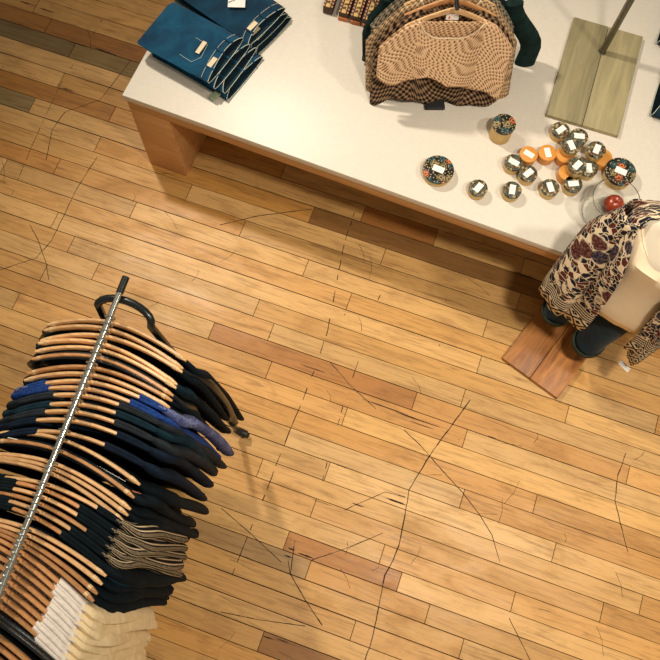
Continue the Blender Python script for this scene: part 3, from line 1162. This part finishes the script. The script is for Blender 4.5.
def tin(px, py, z0, r, h, lidm, bodym, label, lab=(.05, .028), la=0.0, group=None):
    c = at(px, py, z0 + h)
    o = thing('candle_tin', label, 'tin', (c.x, c.y, z0), rnd.uniform(0, .3), group)
    tin_parts(o, r, h, lidm, bodym, lab, la)
    return o


R1, H1 = .0435, .052
TG = 'small patterned tins on the table'
tin(438.5, 169, ZT, .074, .048, 'lidbig', 'kraft', 'wide flat tin with flowered lid, alone nearest the table front', (.055, .032), R(-10))
tin(504.5, 123.5, ZT, .055, .105, 'lidbig', 'kraft', 'tall cardboard tube with flowered lid, near the sweaters', None)
tin(478.5, 187.5, ZT, R1, H1, 'lid', 'kraft', 'small patterned tin nearest to the wide flat tin', la=R(58), group=TG)
tin(512.5, 189.5, ZT, R1, H1, 'lid', 'kraft', 'small patterned tin at the front, second to the right of the wide tin', la=R(95), group=TG)
tin(550.5, 187, ZT, R1, H1, 'lid', 'kraft', 'small patterned tin at the front, third to the right of the wide tin', la=R(112), group=TG)
tin(573.5, 183.5, ZT, R1, H1, 'lid', 'kraft', 'small patterned tin at the front, closest to the glass vase', la=R(20), group=TG)
tin(514, 162, ZT, R1, H1, 'lid', 'kraft', 'small patterned tin left of the orange tins, upper of two touching', la=R(-15), group=TG)
tin(528.5, 173, ZT, R1, H1, 'lid', 'kraft', 'small patterned tin left of the orange tins, lower of two touching', la=R(52), group=TG)
tin(561, 129.5, ZT, R1, H1, 'lid', 'kraft', 'small patterned tin touching the front edge of the grey green board', la=R(55), group=TG)
tin(579.5, 136, ZT, R1, H1, 'lid', 'kraft', 'small patterned tin just under the board corner, behind the stacked tins', la=R(5), group=TG)
tin(589, 168, ZT, R1, H1, 'lid', 'kraft', 'small patterned tin half hidden beside the stacked ones', la=R(108), group=TG)
OG = 'orange tins on the table'
tin(529, 154, ZT, R1, H1, 'orange', 'orange', 'orange tin with white sticker, left of the pair', la=R(-18), group=OG)
tin(547.8, 152.5, ZT, R1, H1, 'orange', 'orange', 'orange tin with white sticker, right of the pair', la=R(110), group=OG)
tin(566, 154, ZT, R1 + .003, H1, 'orange', 'orange', 'orange tin under a patterned tin, right of the sticker pair', None, group=OG)
tin(603, 157, ZT, R1 + .003, H1, 'orange', 'orange', 'orange tin under the rightmost stacked patterned tin', None, group=OG)
tin(567.5, 172.5, ZT, R1 - .002, H1, 'orange', 'orange', 'orange tin under the lowest stacked patterned tin', None, group=OG)
Z2 = ZT + H1 + .0005
tin(571.5, 145, Z2, R1, H1, 'lid', 'kraft', 'patterned tin stacked on an orange tin, uppermost left one', la=R(115), group='stacked patterned tins')
tin(597, 149, Z2, R1, H1, 'lid', 'kraft', 'patterned tin stacked on an orange tin, rightmost one', la=R(68), group='stacked patterned tins')
tin(577.5, 165, Z2, R1, H1, 'lid', 'kraft', 'patterned tin stacked on an orange tin, lowest one', la=R(55), group='stacked patterned tins')
tin(621, 171, ZT, .073, .06, 'lidbig', 'kraft', 'wide dark flowered tin behind the glass vase', (.055, .032), R(-15))

# glass vase with a red ball in it
c = at(603, 216, ZT)
vase = thing('glass_vase', 'clear round glass vase beside the mannequin shoulder', 'vase', (c.x, c.y, ZT))
MB().lathe([(.0001, .001), (.06, .001), (.095, .006), (.112, .03), (.116, .08), (.11, .13), (.107, .168), (.1045, .168), (.1072, .13), (.113, .08), (.109, .033), (.093, .010), (.06, .006), (.0001, .006)], 48).build('bowl', 'glass', vase)
b = MB().tube([(.1058 * math.cos(2 * PI * i / 48), .1058 * math.sin(2 * PI * i / 48), .168) for i in range(48)], .0022, 6, closed=True).build('rim', 'glass', vase)
o = thing('red_apple', 'glossy red ball lying in the glass vase', 'ornament', (c.x + .022, c.y + .045, ZT + .0068))
MB().lathe([(.0001, .004), (.018, .0), (.036, .012), (.046, .036), (.045, .055), (.034, .074), (.016, .081), (.004, .075), (.0001, .073)], 28).build('fruit', 'redball', o)
MB().tube([(0, 0, .073), (.002, 0, .084), (.006, .001, .094)], .002, 6).build('stem', 'brownbox', o)

# ---------------------------------------------------------------- board with pole
c = (at(576, 17, ZT + .022) + at(646, 38, ZT + .022) + at(616.5, 134.7, ZT + .022) + at(544, 113.5, ZT + .022)) / 4
st = thing('display_stand', 'grey green plank stand with a round metal pole, on the table', 'display stand', (c.x, c.y, ZT), R(.8))
for s in (-1, 1):
    MB().box((.0905 * s, 0, .011), (.178, .61, .022), bev=.0015).build('base_plank', 'oliveboard', st)
pb = at(602.5, 52, ZT + .022)
lx, ly = pb.x - c.x, pb.y - c.y
MB().tube([(lx, ly, .022), (lx, ly, .4), (lx, ly, .86)], .0165, 20).build('pole', 'steel', st)
MB().lathe([(.021, 0), (.021, .003), (.017, .005)], 20, (lx, ly, .022)).build('collar', 'steel', st)
MB().lathe([(.0175, 0), (.0175, .008), (.0001, .012)], 20, (lx, ly, .86)).build('pole_cap', 'steel', st)

# ---------------------------------------------------------------- table rack with sweaters
SY = R(20)
sc0 = Vector((-.205, 2.365, 0))
SZ = 1.245
nv = Vector((-math.sin(SY), math.cos(SY), 0))
tr = thing('tabletop_rack', 'black tabletop garment stand under the knit sweaters', 'display stand', (sc0.x, sc0.y, ZT), SY)
MB().box((.0, .12, .009), (.10, .46, .018), bev=.008).build('foot_plate', 'rubber', tr)
MB().tube([(0, .30, .018), (0, .30, .4), (0, .30, SZ - ZT + .0475)], .012, 12).build('post', 'blackpipe', tr)
MB().tube([(0, -.05, SZ - ZT + .049), (0, .1, SZ - ZT + .049), (0, .36, SZ - ZT + .049)], .0095, 12).build('arm', 'blackpipe', tr)


def flat_hanger(off, label, m):
    p = sc0 + nv * off
    h = thing('clothes_hanger', label, 'hanger', (p.x, p.y, SZ), SY, 'wooden hangers on the tabletop stand')
    rg = []
    n = 24
    for i in range(n + 1):
        x = -.2 + .4 * i / n
        s = abs(x) / .2
        hh = .016 - .006 * s
        tt = .0065
        if i in (0, n):
            hh *= .6
            tt *= .6
        z = -.085 * s ** 1.3
        ring = []
        for j in range(10):
            a = 2 * PI * j / 10
            ca = math.copysign(abs(math.cos(a)) ** .6, math.cos(a))
            sa = math.copysign(abs(math.sin(a)) ** .6, math.sin(a))
            ring.append(Vector((x, tt * ca - .02 * s, z - hh + hh * sa)))
        rg.append(ring)
    MB().rings(rg, True, True, True).build('arm', m, h)
    P = [(0, 0, -.014), (0, 0, .022), (.006, 0, .03), (.012, 0, .036)]
    for i in range(9):
        a = -.45 + (PI + .55) * i / 8
        P.append((.0128 * math.cos(a), 0, .0487 + .0128 * math.sin(a)))
    MB().tube(P, .0018, 6).build('hook', 'chrome', h)
    return p


def sweater(off, label, m, hem, half, drop=.0, neck=.12, dx=0.0, seed=0, trim=True, scoop=.13, sidez=-.17, cat='sweater', wav=.018, skew=0.0, fwd=.05, name='knit_sweater', pin=.0):
    """poncho shaped sweater on a flat hanger; x across, y away from the viewer"""
    g = random.Random(seed)
    p = sc0 + nv * off
    root = thing(name, label, cat, (p.x, p.y, SZ), SY, 'garments on the tabletop stand')
    NX, NV = 36, 22
    ph = [g.uniform(0, 6) for _ in range(6)]

    def shoulder(x):
        a = abs(x)
        if a < neck:
            return -.085 * (a / .2) ** 1.3 - drop
        s = min(1, a / .2)
        z = -.085 * s ** 1.3
        if a > .2:
            z -= (a - .2) * 1.15 + (a - .2) ** 2 * 2.2
        return z - drop + .004

    for side in (-1, 1):
        rows, uvs = [], []
        for vI in range(NV + 1):
            t = vI / NV
            row, uv = [], []
            for i in range(NX + 1):
                u = -1 + 2 * i / NX
                u = math.copysign(abs(u) ** .92, u)
                x = half * u
                a = abs(x)
                z0 = shoulder(x)
                if a < neck:
                    k = math.cos(PI / 2 * (a / neck) ** 1.4)
                    z0 = shoulder(neck) + (0 if side < 0 else 0) - (scoop if side < 0 else .028) * k ** .6
                h = hem + skew * x + wav * math.sin(9 * x + ph[0]) + wav * .7 * math.sin(21 * x + ph[1])
                if a > half * .72:
                    h += .05 * ((a / half - .72) / .28) * (1 if pin == 0 else pin)
                if h > z0 - .02:
                    h = z0 - .02
                z = z0 + (h - z0) * t
                e = (1 - abs(u) ** 6) ** .5
                dp = -.012 - .02 * (a / .2 if a < .2 else 1)
                fo = .010 * math.sin(24 * x + ph[2] + 2 * t) * t + .006 * math.sin(47 * x + ph[3]) * t
                y = dp + side * (.006 + .020 * math.sin(PI * min(1, t * 1.2) / 2)) * e + fo - (fwd * t if side < 0 else fwd * .7 * t)
                row.append(Vector((x + dx * t, y, z)))
                uv.append((x + .3 * side + .012 * math.sin(14 * t + ph[4]), (z0 - z) + .15 * abs(x)))
            rows.append(row)
            uvs.append(uv)
        MB().rings(rows, False, False, False, uvs).build('front' if side < 0 else 'back', m, root, solid=.004)
        if trim and side < 0:
            row0 = [q + Vector((0, -.003, .001)) for q in rows[0] if abs(q.x) <= neck + .012]
            MB().tube(row0, .0042, 6).build('neck_trim', 'creamtrim', root)['label'] = 'cream neck edging'
    return root


flat_hanger(0.0, 'pale wooden hanger in the foremost tan sweater', 'hanger')
s1 = sweater(0.0, 'tan basket knit sweater hanging foremost on the tabletop stand', 'tanknit', -.40, .30, seed=3, skew=-.24, wav=.02, pin=-.2, neck=.135, scoop=.12)
q = MB().box((.005, .012, -.072), (.055, .002, .026), bev=.0004, tilt=Matrix.Rotation(R(-20), 3, 'X')).build('neck_label', 'white', s1)
q['label'] = 'white neck label'
MB().box((-.008, .0105, -.072), (.007, .002, .011), tilt=Matrix.Rotation(R(-20), 3, 'X')).build('label_print', 'redink', q)
q = MB().box((.018, .0, -.118), (.06, .002, .014), bev=.0004, tilt=Matrix.Rotation(R(-20), 3, 'X')).build('size_label', 'white', s1)
flat_hanger(.055, 'wooden hanger in the dark lattice sweater, second on the tabletop stand', 'hangerdark')
sweater(.055, 'brown lattice knit sweater showing below the foremost tan one', 'brownknit', -.56, .315, seed=5, skew=.0, wav=.022, drop=.01, fwd=.085, pin=-.6)
flat_hanger(.11, 'wooden hanger in the marled tan sweater, third on the tabletop stand', 'hanger')
sweater(.11, 'marled tan sweater third on the stand, its flared sides sticking out', 'tanmarl', -.56, .35, seed=8, dx=.02, wav=.026, drop=.005, skew=.03, sidez=-.1, fwd=.09, pin=-.3)
flat_hanger(.165, 'wooden hanger in the grey marled sweater, fourth on the tabletop stand', 'hanger')
sweater(.165, 'grey and cream marled sweater fourth on the stand', 'greyknit', -.42, .33, seed=9, dx=.02, drop=.0, fwd=.08)
flat_hanger(.225, 'wooden hanger inside the dark green jacket at the back of the stand', 'hangerdark')
jk = sweater(.225, 'dark green jacket at the back of the tabletop stand', 'greenjacket', -.56, .34, seed=12, trim=False, cat='jacket', name='cloth_jacket', neck=.1, fwd=.06)
for sx in (-1, 1):
    P, rr = [], []
    for i in range(13):
        t = i / 12
        P.append((.035 + sx * (.28 + (.165 if sx > 0 else .085) * sm(0, .6, t) - .015 * t), -.03 - .03 * t, -.19 - (.36 if sx < 0 else .50) * t + (.02 if sx < 0 else 0)))
        rr.append(.046 - .012 * t + (.02 * t if sx > 0 else 0))
    sl = MB().tube(P, rr, 14, True, False, .5).build('sleeve', 'greenjacket', jk)
    MB().tube([P[-1], Vector(P[-1]) + Vector((0, -.002, -.028))], [rr[-1] + .0005, rr[-1] + .0015], 14, True, False, .52).build('cuff', 'greyhem', sl)['label'] = 'grey green turned cuff'

# ---------------------------------------------------------------- mannequin
A_, B_ = at(502.8, 358, .03), at(558, 398.3, .03)
ux = (B_ - A_).normalized()
ang = math.atan2(ux.y, ux.x)
uy = Vector((-ux.y, ux.x, 0))
bc = (A_ + B_) / 2 + uy * .305
mq = thing('mannequin', 'ivory half body mannequin on a brown plank stand, right edge', 'mannequin', (bc.x, bc.y, 0), ang)
for s in (-1, 1):
    MB().box((.0875 * s, 0, .0165), (.172, .61, .027), bev=.0015).build('base_plank', 'brownboard', mq)
MB().box((0, 0, .0015), (.335, .595, .003)).build('base_underside', 'boardedge', mq)
MY = .055      # the axis lies a little behind the middle of the base
MX = .06
MB().tube([(MX, MY, .03), (MX, MY, .4), (MX, MY, .72)], .016, 16).build('pole', 'steel', mq)
mc = bc + ux * MX
ORI = ang      # body faces along -y of the base


def body_ring(z, hw, hd, cy=0.0, n=40, p=2.3):
    r = []
    for j in range(n):
        a = 2 * PI * j / n
        ca, sa = math.cos(a), math.sin(a)
        r.append(Vector((hw * math.copysign(abs(ca) ** (2 / p), ca), MY + cy + hd * math.copysign(abs(sa) ** (2 / p), sa), z)))
    return r


prof = [(.66, .115, .085, 0), (.70, .165, .105, .005), (.78, .178, .112, .01), (.86, .165, .102, .005), (.95, .128, .088, 0), (1.02, .125, .088, -.004), (1.10, .145, .108, -.016),
        (1.16, .152, .112, -.02), (1.22, .158, .098, -.010), (1.28, .178, .075, .0), (1.315, .172, .062, .005), (1.34, .125, .055, .008), (1.355, .078, .052, .008), (1.375, .058, .052, .006), (1.42, .052, .05, .0), (1.432, .046, .044, 0)]
MB().rings([body_ring(*q) for q in prof], True, True, True).build('torso', 'mannequin', mq).location = (MX, 0, -.05)


def spline(tab, z):
    tab = sorted(tab)
    for a, b in zip(tab[:-1], tab[1:]):
        if a[0] <= z <= b[0]:
            t = (z - a[0]) / (b[0] - a[0])
            return [a[i] + (b[i] - a[i]) * t for i in range(1, len(a))]
    return list((tab[0] if z < tab[0][0] else tab[-1])[1:])


# ivory camisole: front tent of cloth down to the hips
cami = thing('camisole', 'loose ivory top worn by the mannequin', 'top', (mc.x, mc.y, -.05), ORI)
rg = []
zs = [1.318, 1.28, 1.22, 1.16, 1.1, 1.02, .95, .86, .78, .72, .675]
for i, z in enumerate(zs):
    hw, hd, cy = spline(prof, z)
    t = i / (len(zs) - 1)
    n = 48
    ring = []
    for j in range(n):
        a = 2 * PI * j / n
        ca, sa = math.cos(a), math.sin(a)
        k = .010 + .02 * t
        # hang straight from the bust
        W_ = max(hw + k, .158 if z < 1.16 else 0) + (.03 * max(0, (1.0 - z)) / .3)
        D_ = max(hd + k, .128 if z < 1.16 else 0) + (.02 * max(0, (1.0 - z)) / .3)
        fo = 1 + .025 * t * math.sin(7 * a + 1) + .015 * t * math.sin(13 * a)
        dz = 0
        if i == 0:
            # neckline: scooped at the front
            dz = -.10 * max(0, -sa) ** 1.5 * (1 - abs(ca) ** 2) - .01
        elif i == 1:
            dz = -.085 * max(0, -sa) ** 1.5 * (1 - abs(ca) ** 2)
        elif i == 2:
            dz = -.045 * max(0, -sa) ** 1.5 * (1 - abs(ca) ** 2)
        if i < 3 and sa < 0:
            W2, D2, C2 = spline(prof, z + dz)
            D_ = max(D_, D2 + .010)
        dz += .012 * t * math.sin(3 * a + .5)
        ring.append(Vector((W_ * fo * math.copysign(abs(ca) ** (2 / 2.3), ca), MY + cy * (1 - t) + D_ * fo * math.copysign(abs(sa) ** (2 / 2.3), sa), z + dz)))
    rg.append(ring)
MB().rings(rg, True).build('jersey', 'camisole', cami, solid=.003)
nl = [p + (p - Vector((0, MY, p.z))).normalized() * .003 for p in rg[0]]
MB().tube(nl, .003, 6, closed=True).build('neck_binding', 'camisole', cami)

# cropped jeans
cj = thing('cropped_jeans', 'dark cropped jeans with rolled hems on the mannequin', 'jeans', (mc.x, mc.y, -.05), ORI)
jb = MB()
jb.rings([body_ring(z, hw + .008, hd + .008, cy, 40) for z, hw, hd, cy in [(.92, .14, .093, .002), (.86, .167, .105, .005), (.78, .182, .115, .01), (.70, .178, .112, .005), (.64, .165, .10, .0)]], True, False, True)
jb.build('hip_panel', 'denimnavy', cj)
for s in (-1, 1):
    P, rr = [], []
    for i in range(12):
        t = i / 11
        e_ = (at(557, 311, .22) if s < 0 else at(588, 342, .22)) - Vector((mc.x, mc.y, 0))
        ex, ey = e_.dot(ux), e_.dot(uy)
        P.append((s * .085 + (ex - s * .085) * t, MY + (ey - MY) * t, .70 - .43 * t))
        rr.append(.088 - .016 * t + .010 * sm(.8, 1, t))
    lg = MB().tube(P, rr, 24, False, False, .92, up=(0, 1, 0)).build('trouser_leg', 'denimnavy', cj, solid=.003)
    hm = MB().tube([Vector(P[-1]) + Vector((0, 0, .035)), Vector(P[-1]) + Vector((0, 0, .02)), P[-1]], [rr[-1] * 1.05, rr[-1] * 1.07, rr[-1] * 1.06], 24, False, False, .92, up=(0, 1, 0)).build('rolled_hem', 'greyhem', lg, solid=.004)
    hm['label'] = 'paler rolled hem'

# open kimono
km = thing('kimono', 'open floral kimono with geometric border, draped over the mannequin', 'kimono', (mc.x, mc.y, -.05), ORI)
# (z, half width, half depth, angle from the front where the cloth begins, centre y)
lv = [(1.352, .085, .062, 62, .01), (1.345, .115, .07, 60, .01), (1.332, .155, .075, 54, .006), (1.305, .195, .085, 44, 0), (1.25, .215, .105, 34, -.005), (1.17, .215, .13, 22, -.012), (1.08, .21, .15, 15, -.015),
      (.98, .215, .16, 11, -.015), (.88, .225, .17, 8, -.015), (.78, .235, .18, 6, -.015), (.70, .24, .185, 5, -.015), (.62, .245, .19, 4, -.015), (.56, .25, .195, 4, -.015)]
rows, uvs = [], []
NN = 60
for i, (z, hw, hd, th, cy) in enumerate(lv):
    row, uv = [], []
    t = i / (len(lv) - 1)
    for j in range(NN + 1):
        s = j / NN
        a0 = -90 - th
        a1_ = -360 - 90 + th + 36 * sm(0.1, .9, t)   # right panel is pulled aside
        a = R(a0 + (a1_ - a0) * s)
        ca, sa = math.cos(a), math.sin(a)
        fo = 1 + .05 * t * math.sin(9 * a + .7) + .03 * t * math.sin(17 * a)
        hem = 0
        if i > 6:
            hem = .03 * math.sin(5 * a) * (t - .5)
        row.append(Vector((hw * fo * math.copysign(abs(ca) ** (2 / 2.4), ca), MY + cy + hd * fo * math.copysign(abs(sa) ** (2 / 2.4), sa), z + hem)))
        uv.append((s * 1.25, 1.36 - z))
    rows.append(row)
    uvs.append(uv)
MB().rings(rows, False, False, False, uvs).build('robe_body', 'floral', km, solid=.003)
for s in (-1, 1):
    rg, uvs = [], []
    n = 28
    for i in range(13):
        t = i / 12
        z = 1.30 - .03 * t - (.64 if s < 0 else .80) * t
        cx = s * ((.178 if s < 0 else .135) + (.035 if s < 0 else .055) * sm(0, .3, t) + (.0 if s < 0 else .05) * t)
        cy = MY - .02 - (.085 if s < 0 else .10) * t
        rx = .06 + (.045 if s < 0 else .03) * sm(0, .5, t) - (0.0 if s < 0 else .055 * t)
        ry = .055 + (.085 if s < 0 else .075) * sm(0, .8, t) - (0.0 if s < 0 else .095 * t)
        ring, uv = [], []
        for j in range(n):
            a = 2 * PI * j / n
            fo = 1 + .08 * t * math.sin(5 * a + 1.3) + .04 * t * math.sin(9 * a + 4 * t)
            ring.append(Vector((cx + rx * fo * math.cos(a), cy + ry * fo * math.sin(a), z + .02 * t * math.sin(2 * a))))
            uv.append((j / n * .5 + (.2 if s < 0 else .6), 1.30 - z + .1 * t))
        rg.append(ring)
        uvs.append(uv)
    o = MB().rings(rg, True, False, False, uvs).build('sleeve', 'floral', km, solid=.003)
    if s > 0:
        e = rg[-1][0].lerp(rg[-1][n // 2], .5)
        tg = MB().tube([e + Vector((0, 0, .05)), e + Vector((.0, -.012, -.02)), e + Vector((0, -.02, -.05))], .0012, 5).build('tag_string', 'white', o)
        p = MB().box(e + Vector((0, -.03, -.07)), (.06, .045, .0025), bev=.0005, tilt=(Matrix.Rotation(R(-10), 3, 'Z') @ Matrix.Rotation(R(-35), 3, 'X'))).build('price_tag', 'white', o)
        p['label'] = 'white price tag'

# ---------------------------------------------------------------- lights
wd = bpy.data.worlds.new('shop_ambient')
sc.world = wd
wd.use_nodes = True
bg = wd.node_tree.nodes['Background']
bg.inputs[0].default_value = (1.0, .84, .64, 1)
bg.inputs[1].default_value = .27


def spot(name, loc, target, power, size=70, blend=.6, rad=.06, col=(1, .9, .75)):
    l = bpy.data.lights.new(name, 'SPOT')
    l.energy = power
    l.spot_size = R(size)
    l.spot_blend = blend
    l.shadow_soft_size = rad
    l.color = col
    o = bpy.data.objects.new(name, l)
    COL.objects.link(o)
    o.location = loc
    o.rotation_euler = (Vector(target) - Vector(loc)).to_track_quat('-Z', 'Y').to_euler()
    return o


spot('track_spot_key', (-2.6, 2.8, 4.4), (1.35, .8, 0), 560, 90, .9, .13)
spot('track_spot_right', (2.3, 1.4, 4.3), (.9, 1.3, .3), 190, 80, .8, .12)
spot('track_spot_front', (1.0, .5, 4.7), (.75, .8, 0), 420, 84, .95, .18)

sc.view_settings.view_transform = 'Standard'
sc.view_settings.look = 'None'
sc.view_settings.exposure = 0.02
sc.view_settings.gamma = 1
sc.view_settings.use_curve_mapping = False
